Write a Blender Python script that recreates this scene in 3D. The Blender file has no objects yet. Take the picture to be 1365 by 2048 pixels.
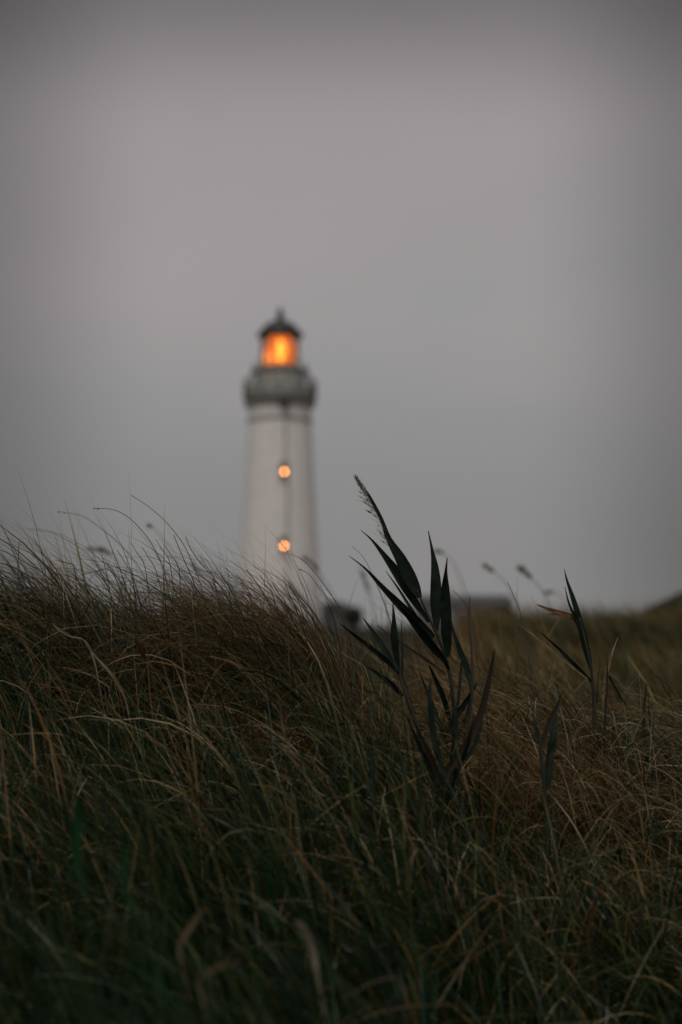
import bpy, math, random
import numpy as np
from mathutils import Vector

random.seed(7)
rng = np.random.default_rng(11)
R = math.radians
S = bpy.context.scene
COL = S.collection

# ------------------------------------------------------------------ camera
CZ = 1.2                      # eye height
F = 2844.0                    # focal length in photo pixels (50 mm on a 36 mm tall frame)
HORIZON = 1240.0
PITCH = math.atan((HORIZON - 1024) / F)
cd = bpy.data.cameras.new("camera")
cam = bpy.data.objects.new("camera", cd)
COL.objects.link(cam)
cam.location = (0, 0, CZ)
cam.rotation_euler = (R(90) + PITCH, 0, 0)
cd.sensor_fit = 'VERTICAL'
cd.sensor_height = 36
cd.sensor_width = 24
cd.lens = 50
cd.clip_start = 0.05
cd.clip_end = 20000
cd.dof.use_dof = True
cd.dof.focus_distance = 2.98
cd.dof.aperture_fstop = 2.05
S.camera = cam

# ------------------------------------------------------------------ sky and sun
SUN_EL, SUN_AZ = R(52), R(196)       # azimuth clockwise from +Y: behind the camera, to the left
w = bpy.data.worlds.new("World")
S.world = w
w.use_nodes = True
nt = w.node_tree
nt.nodes.clear()
L = nt.links.new


def N(t, **k):
    n = nt.nodes.new(t)
    for a, b in k.items():
        setattr(n, a, b)
    return n


def M(op, a, b=None, c=None, clamp=False):
    n = N('ShaderNodeMath', operation=op, use_clamp=clamp)
    for i, v in enumerate((a, b, c)):
        if v is None:
            continue
        if isinstance(v, (int, float)):
            n.inputs[i].default_value = v
        else:
            L(v, n.inputs[i])
    return n.outputs[0]


def smooth(v, a, b):
    n = N('ShaderNodeMapRange', interpolation_type='SMOOTHSTEP')
    L(v, n.inputs['Value'])
    n.inputs['From Min'].default_value = a
    n.inputs['From Max'].default_value = b
    return n.outputs['Result']


tc = N('ShaderNodeTexCoord')
sep = N('ShaderNodeSeparateXYZ')
L(tc.outputs['Generated'], sep.inputs[0])
X, Y, Z = sep.outputs
# soft cloud sheet: stretched noise
mp = N('ShaderNodeMapping')
mp.inputs['Scale'].default_value = (1.0, 1.0, 2.6)
mp.inputs['Rotation'].default_value = (0.0, 0.35, 0.0)
L(tc.outputs['Generated'], mp.inputs[0])
nz = N('ShaderNodeTexNoise')
nz.inputs['Scale'].default_value = 2.6
nz.inputs['Detail'].default_value = 3
nz.inputs['Roughness'].default_value = 0.45
L(mp.outputs[0], nz.inputs['Vector'])
# cloud brightness by direction: lens vignette put into the sky, dimmer sideways and upward
yc = M('MAXIMUM', Y, 0.05)
vx = M('ABSOLUTE', M('DIVIDE', X, yc))
vz = M('DIVIDE', Z, yc)
back = smooth(Y, 0.6, -0.6)        # unseen sky behind the camera, brightened to light the tower front
top = smooth(Z, 0.45, 0.95)
lum = M('ADD', 0.255, M('MULTIPLY', smooth(vz, 0.04, 0.24), 0.068))
lum = M('SUBTRACT', lum, M('MULTIPLY', smooth(vz, 0.34, 0.48), 0.17))
lum = M('MULTIPLY', lum, M('SUBTRACT', 1.0, M('MULTIPLY', smooth(vx, 0.12, 0.28), 0.46)))
lum = M('MULTIPLY', lum, M('ADD', 0.895, M('MULTIPLY', nz.outputs['Fac'], 0.21)))
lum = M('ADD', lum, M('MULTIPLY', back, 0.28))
lum = M('ADD', lum, M('MULTIPLY', smooth(M('ABSOLUTE', X), 0.45, 0.95), 0.12))  # added side fill from out-of-frame sky, evens the shading of the tower
lum = M('ADD', lum, M('MULTIPLY', top, 0.03))
cr = N('ShaderNodeMix', data_type='RGBA')
cr.inputs['A'].default_value = (1.0, 0.99, 0.985, 1)
cr.inputs['B'].default_value = (1.06, 0.985, 0.99, 1)
L(smooth(M('ADD', nz.outputs['Fac'], M('MULTIPLY', Z, 0.9)), 0.50, 0.78), cr.inputs['Factor'])
mul = N('ShaderNodeVectorMath', operation='SCALE')
L(cr.outputs['Result'], mul.inputs[0])
L(lum, mul.inputs['Scale'])
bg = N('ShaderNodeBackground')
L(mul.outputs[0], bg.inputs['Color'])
sky = N('ShaderNodeTexSky', sky_type='NISHITA')
sky.sun_disc = False
sky.sun_elevation = SUN_EL
sky.sun_rotation = SUN_AZ
sky.dust_density = 4
bg2 = N('ShaderNodeBackground')
bg2.inputs['Strength'].default_value = 0.05
L(sky.outputs[0], bg2.inputs['Color'])
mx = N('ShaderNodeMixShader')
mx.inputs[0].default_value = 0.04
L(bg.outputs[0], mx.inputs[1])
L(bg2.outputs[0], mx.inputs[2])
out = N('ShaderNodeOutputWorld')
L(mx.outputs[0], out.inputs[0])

sl = bpy.data.lights.new("sun", 'SUN')
sl.energy = 1.0
sl.angle = R(10)
sl.color = (1.0, 0.93, 0.84)
so = bpy.data.objects.new("sun", sl)
COL.objects.link(so)
so.location = (0, 0, 40)
sd = Vector((math.sin(SUN_AZ) * math.cos(SUN_EL), math.cos(SUN_AZ) * math.cos(SUN_EL), math.sin(SUN_EL)))
so.rotation_euler = (-sd).to_track_quat('-Z', 'Y').to_euler()

S.view_settings.view_transform = 'Standard'
S.view_settings.look = 'None'
S.view_settings.gamma = 1
S.view_settings.exposure = 0
S.cycles.use_denoising = True
S.cycles.use_adaptive_sampling = True
S.cycles.adaptive_threshold = 0.004
S.cycles.max_bounces = 6
S.cycles.transparent_max_bounces = 12


# ------------------------------------------------------------------ helpers
def P(px, py, d):
    """photo pixel -> world point on the plane y = d"""
    a, b = (px - 682.5) / F, (1024 - py) / F
    dy = math.cos(PITCH) - b * math.sin(PITCH)
    dz = math.sin(PITCH) + b * math.cos(PITCH)
    t = d / dy
    return Vector((a * t, d, CZ + dz * t))


def tag(o, label=None, cat=None, group=None, kind=None):
    for k, v in (('label', label), ('category', cat), ('group', group), ('kind', kind)):
        if v:
            o[k] = v
    return o


def link(name, me, mat=None, parent=None):
    o = bpy.data.objects.new(name, me)
    COL.objects.link(o)
    if mat:
        me.materials.append(mat)
    if parent:
        o.parent = parent
        o.matrix_parent_inverse = parent_world(parent).inverted()
    return o


def parent_world(p):
    m = p.matrix_basis.copy()
    while p.parent:
        m = p.parent.matrix_basis @ p.matrix_parent_inverse @ m if False else p.parent.matrix_basis @ m
        p = p.parent
    return m


def mesh_np(name, V, Fc, col=None, smooth_=False):
    V = np.asarray(V, dtype=np.float32)
    Fc = np.asarray(Fc, dtype=np.int32)
    me = bpy.data.meshes.new(name)
    me.vertices.add(len(V))
    me.vertices.foreach_set('co', V.ravel())
    n, k = Fc.shape
    me.loops.add(n * k)
    me.loops.foreach_set('vertex_index', Fc.ravel())
    me.polygons.add(n)
    me.polygons.foreach_set('loop_start', np.arange(0, n * k, k, dtype=np.int32))
    me.update(calc_edges=True)
    if col is not None:
        ca = me.color_attributes.new('Col', 'FLOAT_COLOR', 'POINT')
        c = np.ones((len(V), 4), dtype=np.float32)
        c[:, :3] = col
        ca.data.foreach_set('color', c.ravel())
    if smooth_:
        me.polygons.foreach_set('use_smooth', np.ones(n, dtype=bool))
    return me


class MB:
    """collects vertices and faces of ONE mesh object"""
    def __init__(s):
        s.v, s.f, s.s = [], [], []

    def add(s, vs, fs, sm=False):
        n = len(s.v)
        s.v += [tuple(v) for v in vs]
        s.f += [tuple(i + n for i in f) for f in fs]
        s.s += [sm] * len(fs)

    def box(s, x0, x1, y0, y1, z0, z1):
        vs = [(x, y, z) for z in (z0, z1) for y in (y0, y1) for x in (x0, x1)]
        s.add(vs, [(0, 2, 3, 1), (4, 5, 7, 6), (0, 1, 5, 4), (2, 6, 7, 3), (0, 4, 6, 2), (1, 3, 7, 5)])

    def lathe(s, prof, n=48, c=(0, 0, 0), sm=True, a0=0.0):
        vs, fs = [], []
        for r, z in prof:
            for i in range(n):
                a = a0 + 2 * math.pi * i / n
                vs.append((c[0] + r * math.cos(a), c[1] + r * math.sin(a), c[2] + z))
        for j in range(len(prof) - 1):
            for i in range(n):
                k = (i + 1) % n
                fs.append((j * n + i, j * n + k, (j + 1) * n + k, (j + 1) * n + i))
        s.add(vs, fs, sm)

    def tube(s, pts, rad, n=6):
        pts = [Vector(p) for p in pts]
        if isinstance(rad, (int, float)):
            rad = [rad] * len(pts)
        vs, fs = [], []
        for i, p in enumerate(pts):
            t = (pts[min(i + 1, len(pts) - 1)] - pts[max(i - 1, 0)]).normalized()
            u = t.cross(Vector((0, 1, 0.01)))
            if u.length < 1e-3:
                u = t.cross(Vector((1, 0, 0)))
            u.normalize()
            v = t.cross(u)
            for k in range(n):
                a = 2 * math.pi * k / n
                vs.append(p + (u * math.cos(a) + v * math.sin(a)) * rad[i])
        for j in range(len(pts) - 1):
            for i in range(n):
                k = (i + 1) % n
                fs.append((j * n + i, j * n + k, (j + 1) * n + k, (j + 1) * n + i))
        fs.append(tuple(range(n))[::-1])
        fs.append(tuple((len(pts) - 1) * n + i for i in range(n)))
        s.add(vs, fs, True)

    def build(s, name, mat, parent=None):
        me = bpy.data.meshes.new(name)
        me.from_pydata(s.v, [], s.f)
        me.polygons.foreach_set('use_smooth', s.s)
        me.update()
        return link(name, me, mat, parent)


def spline(pts, n):
    """Catmull-Rom through tuples of any length, n samples in all"""
    p = [np.array(q, dtype=float) for q in pts]
    p = [2 * p[0] - p[1]] + p + [2 * p[-1] - p[-2]]
    res = []
    m = len(p) - 3
    for i in range(n):
        u = i / (n - 1) * m
        k = min(int(u), m - 1)
        t = u - k
        a, b, c, d = p[k:k + 4]
        res.append(0.5 * (2 * b + (c - a) * t + (2 * a - 5 * b + 4 * c - d) * t * t + (3 * b - a - 3 * c + d) * t ** 3))
    return res


# ------------------------------------------------------------------ materials
def mat(name, col, rough=0.6, spec=0.3, noise=None, bump=0.0, scale=5.0, emit=None, metal=0.0, detail=6):
    m = bpy.data.materials.new(name)
    m.use_nodes = True
    t = m.node_tree
    b = t.nodes['Principled BSDF']
    b.inputs['Base Color'].default_value = (*col, 1)
    b.inputs['Roughness'].default_value = rough
    b.inputs['Specular IOR Level'].default_value = spec
    b.inputs['Metallic'].default_value = metal
    if noise is not None or bump:
        g = t.nodes.new('ShaderNodeTexCoord')
        n = t.nodes.new('ShaderNodeTexNoise')
        n.inputs['Scale'].default_value = scale
        n.inputs['Detail'].default_value = detail
        n.inputs['Roughness'].default_value = 0.65
        t.links.new(g.outputs['Object'], n.inputs['Vector'])
        if noise is not None:
            r = t.nodes.new('ShaderNodeValToRGB')
            r.color_ramp.elements[0].position = 0.32
            r.color_ramp.elements[1].position = 0.68
            r.color_ramp.elements[0].color = (*noise, 1)
            r.color_ramp.elements[1].color = (*col, 1)
            t.links.new(n.outputs['Fac'], r.inputs[0])
            t.links.new(r.outputs[0], b.inputs['Base Color'])
        if bump:
            q = t.nodes.new('ShaderNodeBump')
            q.inputs['Strength'].default_value = bump
            q.inputs['Distance'].default_value = 0.05
            t.links.new(n.outputs['Fac'], q.inputs['Height'])
            t.links.new(q.outputs[0], b.inputs['Normal'])
    if emit:
        b.inputs['Emission Color'].default_value = (*emit[0], 1)
        b.inputs['Emission Strength'].default_value = emit[1]
    return m


def leaf_mat(name, rough=0.5, spec=0.25, trans=0.22, veins=False, col=None):
    """thin leaf: colour from the blade's own colour attribute, or one fixed colour with veins"""
    m = bpy.data.materials.new(name)
    m.use_nodes = True
    t = m.node_tree
    b = t.nodes['Principled BSDF']
    b.inputs['Roughness'].default_value = rough
    b.inputs['Specular IOR Level'].default_value = spec
    o = t.nodes['Material Output']
    if col is None:
        a = t.nodes.new('ShaderNodeAttribute')
        a.attribute_name = 'Col'
        src = a.outputs['Color']
    else:
        g = t.nodes.new('ShaderNodeTexCoord')
        n = t.nodes.new('ShaderNodeTexNoise')
        n.inputs['Scale'].default_value = 35
        n.inputs['Detail'].default_value = 5
        t.links.new(g.outputs['Object'], n.inputs['Vector'])
        r = t.nodes.new('ShaderNodeValToRGB')
        r.color_ramp.elements[0].position = 0.35
        r.color_ramp.elements[1].position = 0.7
        r.color_ramp.elements[0].color = (*col[0], 1)
        r.color_ramp.elements[1].color = (*col[1], 1)
        t.links.new(n.outputs['Fac'], r.inputs[0])
        src = r.outputs[0]
    t.links.new(src, b.inputs['Base Color'])
    tr = t.nodes.new('ShaderNodeBsdfTranslucent')
    t.links.new(src, tr.inputs['Color'])
    x = t.nodes.new('ShaderNodeMixShader')
    x.inputs[0].default_value = trans
    t.links.new(b.outputs[0], x.inputs[1])
    t.links.new(tr.outputs[0], x.inputs[2])
    t.links.new(x.outputs[0], o.inputs[0])
    return m


M_grass = leaf_mat('grass_blade', 0.40, 0.32, 0.16)
M_reed = leaf_mat('reed_leaf', 0.6, 0.08, 0.06, col=((0.003, 0.008, 0.005), (0.012, 0.021, 0.014)))
M_reed_rust = leaf_mat('reed_leaf_rusty', 0.5, 0.2, 0.08, col=((0.030, 0.014, 0.009), (0.018, 0.020, 0.014)))
M_reed_stem = mat('reed_stem', (0.022, 0.027, 0.016), 0.5, noise=(0.016, 0.015, 0.010), scale=30)
M_panicle = leaf_mat('panicle', 0.8, 0.1, 0.35, col=((0.22, 0.22, 0.18), (0.40, 0.40, 0.34)))
M_straw = leaf_mat('straw', 0.6, 0.2, 0.25, col=((0.17, 0.12, 0.065), (0.34, 0.26, 0.15)))
M_pale = leaf_mat('pale_straw', 0.6, 0.2, 0.25, col=((0.30, 0.25, 0.17), (0.50, 0.43, 0.31)))
M_rust = leaf_mat('rust_leaf', 0.6, 0.2, 0.2, col=((0.10, 0.045, 0.018), (0.18, 0.095, 0.038)))
M_green = leaf_mat('fresh_leaf', 0.5, 0.25, 0.25, col=((0.018, 0.07, 0.028), (0.03, 0.105, 0.04)))
M_head = leaf_mat('seed_head', 0.8, 0.1, 0.4, col=((0.19, 0.175, 0.13), (0.30, 0.28, 0.22)))
M_stalk = leaf_mat('stalk', 0.6, 0.2, 0.15, col=((0.06, 0.052, 0.034), (0.11, 0.095, 0.062)))
M_soil = mat('dune_soil', (0.026, 0.023, 0.015), 0.95, 0.1, noise=(0.010, 0.012, 0.007), bump=0.6, scale=3.0, detail=10)
M_white = mat('whitewash', (0.75, 0.725, 0.70), 0.85, 0.2, noise=(0.66, 0.64, 0.615), bump=0.2, scale=0.9)
M_trim = mat('cornice', (0.46, 0.44, 0.40), 0.85, 0.2, noise=(0.38, 0.365, 0.33), scale=2)
M_iron = mat('grey_green_iron', (0.19, 0.20, 0.175), 0.5, 0.4, noise=(0.13, 0.14, 0.12), scale=3)
M_iron2 = mat('painted_plate', (0.34, 0.345, 0.31), 0.6, 0.3, noise=(0.28, 0.28, 0.265), scale=3)
M_wall2 = mat('lantern_wall', (0.56, 0.55, 0.52), 0.6, 0.3, noise=(0.34, 0.34, 0.31), scale=2)
M_dark = mat('dark_copper', (0.022, 0.026, 0.022), 0.45, 0.4, noise=(0.05, 0.055, 0.05), scale=2)
M_pane = mat('dark_pane', (0.03, 0.03, 0.032), 0.1, 0.5)
M_bulb = mat('lamp_globe', (0.8, 0.5, 0.2), 0.5, emit=((1.0, 0.36, 0.10), 12.0))
M_optic = mat('optic', (0.6, 0.25, 0.05), 0.3, emit=((1.0, 0.21, 0.006), 0.75))
M_bull = mat('bullseye', (0.8, 0.5, 0.2), 0.3, emit=((1.0, 0.43, 0.04), 2.4))
M_bull2 = mat('bullseye_dim', (0.8, 0.5, 0.2), 0.3, emit=((1.0, 0.30, 0.06), 1.2))
M_roof = mat('slate_roof', (0.10, 0.105, 0.11), 0.8, 0.2, noise=(0.07, 0.073, 0.077), scale=2)
M_hwall = mat('grey_render', (0.14, 0.145, 0.14), 0.9, 0.2, noise=(0.11, 0.115, 0.11), scale=2)
M_hill = mat('heath', (0.030, 0.028, 0.016), 0.95, 0.1, noise=(0.014, 0.018, 0.010), bump=0.8, scale=0.6, detail=10)
M_sea = mat('sea', (0.10, 0.115, 0.12), 0.35, 0.5, bump=0.3, scale=0.3)
M_bark = mat('bark', (0.05, 0.042, 0.032), 0.9, 0.1, noise=(0.03, 0.025, 0.02), scale=8)
gm = bpy.data.materials.new('lantern_glass')
gm.use_nodes = True
t = gm.node_tree
t.nodes.clear()
tr = t.nodes.new('ShaderNodeBsdfTransparent'); tr.inputs[0].default_value = (1.0, 0.86, 0.74, 1)
gl = t.nodes.new('ShaderNodeBsdfGlossy'); gl.inputs['Roughness'].default_value = 0.08
xx = t.nodes.new('ShaderNodeMixShader'); xx.inputs[0].default_value = 0.08
oo = t.nodes.new('ShaderNodeOutputMaterial')
t.links.new(tr.outputs[0], xx.inputs[1]); t.links.new(gl.outputs[0], xx.inputs[2]); t.links.new(xx.outputs[0], oo.inputs[0])
M_glass = gm


# ------------------------------------------------------------------ terrain
def ss(a, b, v):
    u = np.clip((v - a) / (b - a), 0, 1)
    return u * u * (3 - 2 * u)


def ground(x, y):
    x = np.asarray(x, dtype=float)
    y = np.asarray(y, dtype=float)
    b = x / np.maximum(y, 1.2)
    rr = ss(0.05, 0.10, b)
    left = (0.44 + 0.35 * ss(1.0, 3.3, y)) * (1 - ss(3.5, 7.5, y))
    left = left + (0.095 + 0.08 * ss(-.30, -.52, x)) * ss(2.5, 3.1, y) * (1 - ss(3.6, 5, y)) + 0.065 * np.exp(-((x + 0.19) / 0.075) ** 2 - ((y - 3.3) / 0.5) ** 2) + 0.085 * np.exp(-((x - 0.04) / 0.07) ** 2 - ((y - 3.3) / 0.5) ** 2) - 0.10 * ss(-0.05, 0.10, x) * ss(2.2, 3.2, y) * (1 - ss(3.5, 7, y))
    right = 0.40 + 0.41 * ss(1.7, 3.3, y) - 0.06 * ss(.35, .8, x) * (1 - ss(4, 8, y)) - .08 * ss(3.6, 5.5, y) + 0.20 * ss(5.5, 12.5, y)
    right = right * (1 - ss(17, 45, y))
    z = left * (1 - rr) + right * rr
    z = z + rr * ss(5, 8, y) * (0.035 * np.sin(x * 2.3 + 1) * np.cos(y * .7) + 0.05 * np.sin(x * .9 + y * .5))
    z = z + 0.02 * np.sin(x * 5.1 + y * 2.3) * np.cos(y * 4.7 - x * 1.9)
    r = np.hypot(x, y)
    fade = ss(40, 120, r)
    z = z * (1 - fade)
    z = z + 0.0
    z = z - 20 * ss(230, 300, y)          # the cliff down to the sea
    return z


g = np.sinh(np.linspace(-5.2, 5.2, 261))
g = g / g.max()
gx = g * 400
gy0 = np.sinh(np.linspace(-4.6, 5.4, 281))
gy = gy0 / gy0.max() * 320
XX, YY = np.meshgrid(gx, gy)
ZZ = ground(XX, YY)
V = np.stack([XX.ravel(), YY.ravel(), ZZ.ravel()], 1)
nx, ny = len(gx), len(gy)
i = np.arange(nx - 1)[None, :] + (np.arange(ny - 1) * nx)[:, None]
i = i.ravel()
Fq = np.stack([i, i + 1, i + 1 + nx, i + nx], 1)
tag(link('ground', mesh_np('ground', V, Fq, smooth_=True), M_soil), kind='structure')

b = MB()
b.add([(-9000, 250, -19), (9000, 250, -19), (9000, 9000, -19), (-9000, 9000, -19)], [(0, 1, 2, 3)])
tag(b.build('sea', M_sea), kind='structure')

# dark heath hill at the far right
n = 60
hx = np.linspace(11, 46, n); hy = np.linspace(50, 95, n)
HX, HY = np.meshgrid(hx, hy)
HZ = 4.9 * ss(8.8, 22, HX - 0.04 * (HY - 60)) * np.exp(-((HY - 68) / 13) ** 2) * (1 - ss(32, 46, HX)) - 0.3
HZ += 0.12 * np.sin(HX * 1.7 + 1) * np.cos(HY * 0.9) * ss(11, 15, HX)
V = np.stack([HX.ravel(), HY.ravel(), HZ.ravel()], 1)
i = (np.arange(n - 1)[None, :] + (np.arange(n - 1) * n)[:, None]).ravel()
tag(link('hill', mesh_np('hill', V, np.stack([i, i + 1, i + 1 + n, i + n], 1), smooth_=True), M_hill), kind='structure')


# ------------------------------------------------------------------ grass as masses
def blades(x, y, length, width, th0, th1, az, seg, c0, c1, power=1.4, kink=0.0):
    """curved ribbons; every argument an array per blade, colours (n,3) root and tip"""
    n = len(x)
    ts = np.linspace(0, 1, seg + 1)
    p = np.stack([x, y, ground(x, y) - 0.02], 1)
    pts, tans = [], []
    wob = rng.normal(0, 0.22, n)
    roll = rng.normal(0, 0.9, n)
    kn = (rng.random(n) < kink) * rng.uniform(0.5, 1.6, n)
    kp = rng.uniform(0.35, 0.85, n)
    for k, tt in enumerate(ts):
        th = th0 + (th1 - th0) * tt ** power
        if kink:
            th = th + kn * (tt > kp)
        a = az + wob * tt
        d = np.stack([np.sin(th) * np.cos(a), np.sin(th) * np.sin(a), np.cos(th)], 1)
        if k:
            p = p + d * (length / seg)[:, None]
        pts.append(p.copy())
        tans.append(d)
    side0 = np.stack([-np.sin(az), np.cos(az), np.zeros(n)], 1)
    Vs, Cs = [], []
    for k, tt in enumerate(ts):
        d = tans[k]
        u = np.cross(d, np.cross(side0, d))
        u /= np.linalg.norm(u, axis=1)[:, None] + 1e-9
        v = np.cross(d, u)
        rl = roll + 0.8 * tt
        s = u * np.cos(rl)[:, None] + v * np.sin(rl)[:, None]
        wd = width * (0.75 + 0.25 * min(1, tt * 4)) * max(0.06, 1 - tt ** 2.5) * 0.5
        Vs += [pts[k] - s * wd[:, None], pts[k] + s * wd[:, None]]
        f = ss(0.35, 1.0, tt)
        c = c0 * (1 - f) + c1 * f
        Cs += [c, c]
    V = np.stack(Vs, 1).reshape(-1, 3)
    C = np.stack(Cs, 1).reshape(-1, 3)
    m = 2 * (seg + 1)
    base = (np.arange(n) * m)[:, None]
    k = np.arange(seg)[None, :] * 2
    q = base + k
    Fq = np.stack([q, q + 1, q + 3, q + 2], 2).reshape(-1, 4)
    return V, Fq, C


def join(parts):
    Vs, Fs, Cs, o = [], [], [], 0
    for V, Fq, C in parts:
        Vs.append(V); Fs.append(Fq + o); Cs.append(C); o += len(V)
    return np.concatenate(Vs), np.concatenate(Fs), np.concatenate(Cs)


def pick(n, pal, wts, jit=0.25):
    pal = np.array(pal)
    k = rng.choice(len(pal), n, p=np.array(wts) / sum(wts))
    return pal[k] * np.exp(rng.normal(0, jit, (n, 1)))


GREENS = [(0.009, 0.030, 0.008), (0.004, 0.020, 0.008), (0.024, 0.038, 0.006), (0.006, 0.022, 0.011), (0.042, 0.052, 0.012)]
DRY = [(0.25, 0.17, 0.065), (0.34, 0.25, 0.12), (0.16, 0.095, 0.032), (0.42, 0.35, 0.21), (0.26, 0.125, 0.040)]
BROWN = [(0.085, 0.050, 0.020), (0.13, 0.075, 0.030), (0.045, 0.032, 0.014), (0.17, 0.105, 0.042)]


def clumpy(n, x0, x1, y0, y1, clump=0.55, spread=0.05, per=60):
    """half scattered, half gathered in tussocks"""
    k = int(n * (1 - clump))
    xa, ya = rng.uniform(x0, x1, k), rng.uniform(y0, y1, k)
    m = max(1, (n - k) // per)
    cx, cy = rng.uniform(x0, x1, m), rng.uniform(y0, y1, m)
    j = rng.integers(0, m, n - k)
    s = spread
    return np.concatenate([xa, cx[j] + rng.normal(0, s, n - k)]), np.concatenate([ya, cy[j] + rng.normal(0, s, n - k)])


WIND = math.pi      # blows towards -X

def swirl(x, y, f, ph=0.0):
    """smooth pseudo-noise in -1..1"""
    return (np.sin(x * f + 1.3 * np.sin(y * f * .7 + ph) + ph) + np.sin(y * f * 1.1 - 1.1 * np.sin(x * f * .8 + 2 * ph)) +
            np.sin((x + y) * f * .63 + ph * 3)) / 3


PALEG = [(0.075, 0.105, 0.040), (0.11, 0.115, 0.040), (0.055, 0.090, 0.050)]
# green marram in front
n = 66000
x, y = clumpy(n, -1.4, 1.5, 0.6, 3.8, .68, .040, 50)
keep = rng.random(n) < .35 + .65 * ss(-.45, .0, swirl(x, y, 15, 4))      # bare hollows between the tussocks
x, y = x[keep], y[keep]
n = len(x)
rt = ss(0.06, 0.40, x)
ln = rng.uniform(0.20, 0.52, n) * (1 - 0.25 * rt) * (1 - 0.25 * ss(2.3, 1.2, y)) * (0.95 + 0.22 * swirl(x, y, 8)) * (1 + .2 * ss(2.2, 3.2, y) * rng.normal(0, 1, n).clip(-1, 1))
az = WIND + 0.6 * swirl(x, y, 9, 1) + rng.normal(0, 0.7, n) + rt * rng.normal(0, 1.1, n)
th0 = np.abs(rng.normal(0.10, 0.18, n))
th1 = rng.normal(1.0, 0.50, n) + 0.35 * swirl(x, y, 7, 2) + 0.25 * rt + .7 * ss(2.6, 3.1, y)
c0 = pick(n, GREENS, (3, 4, 2, 3, 1), .35)
sel = rng.random(n)[:, None]
dry_share = (.15 * (0.06 + .94 * ss(1.8, 2.6, y)))[:, None]  # pale tips also stand in for highlights, sparse near the camera to darken it
c1 = np.where(sel < dry_share, pick(n, DRY, (2, 1, 2, 1, 1)), np.where(sel < dry_share * 2.4, pick(n, PALEG, (1, 1, 1)), c0 * 1.1))
green = blades(x, y, ln, rng.gamma(3.2, 0.0007, n) + .0009, th0, th1, az, 8, c0, c1, 1.5, kink=0.2)
me = mesh_np('dune_grass', *green)
tag(link('dune_grass', me, M_grass), 'green dune grass leaning left in the wind, filling the foreground', 'grass', kind='stuff')

# dry stems through it
n = 6500
x, y = clumpy(n, -1.4, 1.5, 0.6, 3.8, 0.6, 0.06, 30)
keep = rng.random(n) < .08 + .92 * ss(1.7, 2.6, y)
x, y = x[keep], y[keep]
n = len(x)
rt = ss(0.0, 0.35, x)
ln = rng.uniform(0.20, 0.52, n) * (1 - 0.38 * rt) * (1 - 0.28 * ss(2.3, 1.2, y))
az = WIND + 0.6 * swirl(x, y, 9, 1) + rng.normal(0, 0.8, n) + rt * rng.normal(0, 1.2, n)
th0 = np.abs(rng.normal(0.12, 0.22, n))
th1 = rng.normal(1.3, 0.6, n) + 0.4 * rt
c0 = pick(n, BROWN, (2, 2, 2, 1)); c1 = pick(n, DRY, (3, 3, 1, 3, 1.4))
parts = [blades(x, y, ln, rng.uniform(0.0013, 0.0034, n), th0, th1, az, 10, c0, c1, 1.5, kink=0.4)]
# a few broad pale dead blades
n = 650
x, y = rng.uniform(-1.4, 1.5, n), rng.uniform(2.2, 3.6, n)
parts.append(blades(x, y, rng.uniform(0.20, 0.46, n) * (1 - .4 * ss(0, .35, x)), rng.uniform(0.0025, 0.005, n), np.abs(rng.normal(0.15, 0.2, n)), rng.normal(1.5, 0.7, n),
                    WIND + rng.normal(0, .9, n), 10, pick(n, BROWN, (1, 1, 1, 2)), pick(n, DRY, (1, 3, 1, 4, 2)), 1.6, kink=0.5))
# crisp pale straws, with highlights put into their tip colour
n = 1500
x, y = rng.uniform(-1.2, 1.3, n), rng.uniform(2.3, 3.5, n)
parts.append(blades(x, y, rng.uniform(0.18, 0.42, n), rng.uniform(0.002, 0.0038, n), np.abs(rng.normal(0.12, 0.2, n)), rng.normal(1.6, 0.5, n),
                    WIND + rng.normal(0, .8, n), 11, pick(n, GREENS + BROWN, (1, 1, 2, 1, 2, 1, 1, 1, 1)), pick(n, [(.46, .37, .20), (.50, .42, .27), (.36, .24, .10)], (1, 1, 1)), 2.2, kink=0.3))
# small curling wisps, caught light put into their pale tip colour
n = 8000
x, y = rng.uniform(-1.3, 1.4, n), rng.uniform(2.3, 3.8, n)
keep = rng.random(n) < .25 + .75 * ss(-.1, .3, x)
x, y = x[keep], y[keep]
n = len(x)
parts.append(blades(x, y, rng.uniform(0.22, 0.44, n), rng.uniform(0.0009, 0.002, n), np.abs(rng.normal(0.1, 0.3, n)), rng.normal(2.1, 0.6, n),
                    WIND + rng.normal(0, 1.1, n) + ss(0, .4, x) * rng.normal(0, 1.5, n), 11, pick(n, BROWN + GREENS[:3], (1, 1, 1, 1, 2, 2, 2)), pick(n, DRY + PALEG, (2, 2, 2, 2, 1, 1, 1, 1)), 2.4, kink=0.3))
# short matted litter near the ground
n = 9000
x, y = rng.uniform(-1.5, 1.6, n), rng.uniform(0.6, 3.8, n)
parts.append(blades(x, y, rng.uniform(0.10, 0.34, n), rng.uniform(0.0015, 0.004, n), rng.uniform(0.2, 1.2, n), rng.uniform(0.9, 2.0, n),
                    rng.uniform(0, 6.28, n), 6, pick(n, BROWN, (2, 2, 2, 1)), pick(n, BROWN + GREENS, (1, 1, 1, .5, 1, 1, 1, 1, 1)), 1.0, kink=0.3))
tag(link('dry_grass', mesh_np('dry_grass', *join(parts)), M_grass), 'dry straw coloured stems tangled through the green dune grass', 'dry grass', kind='stuff')

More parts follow.
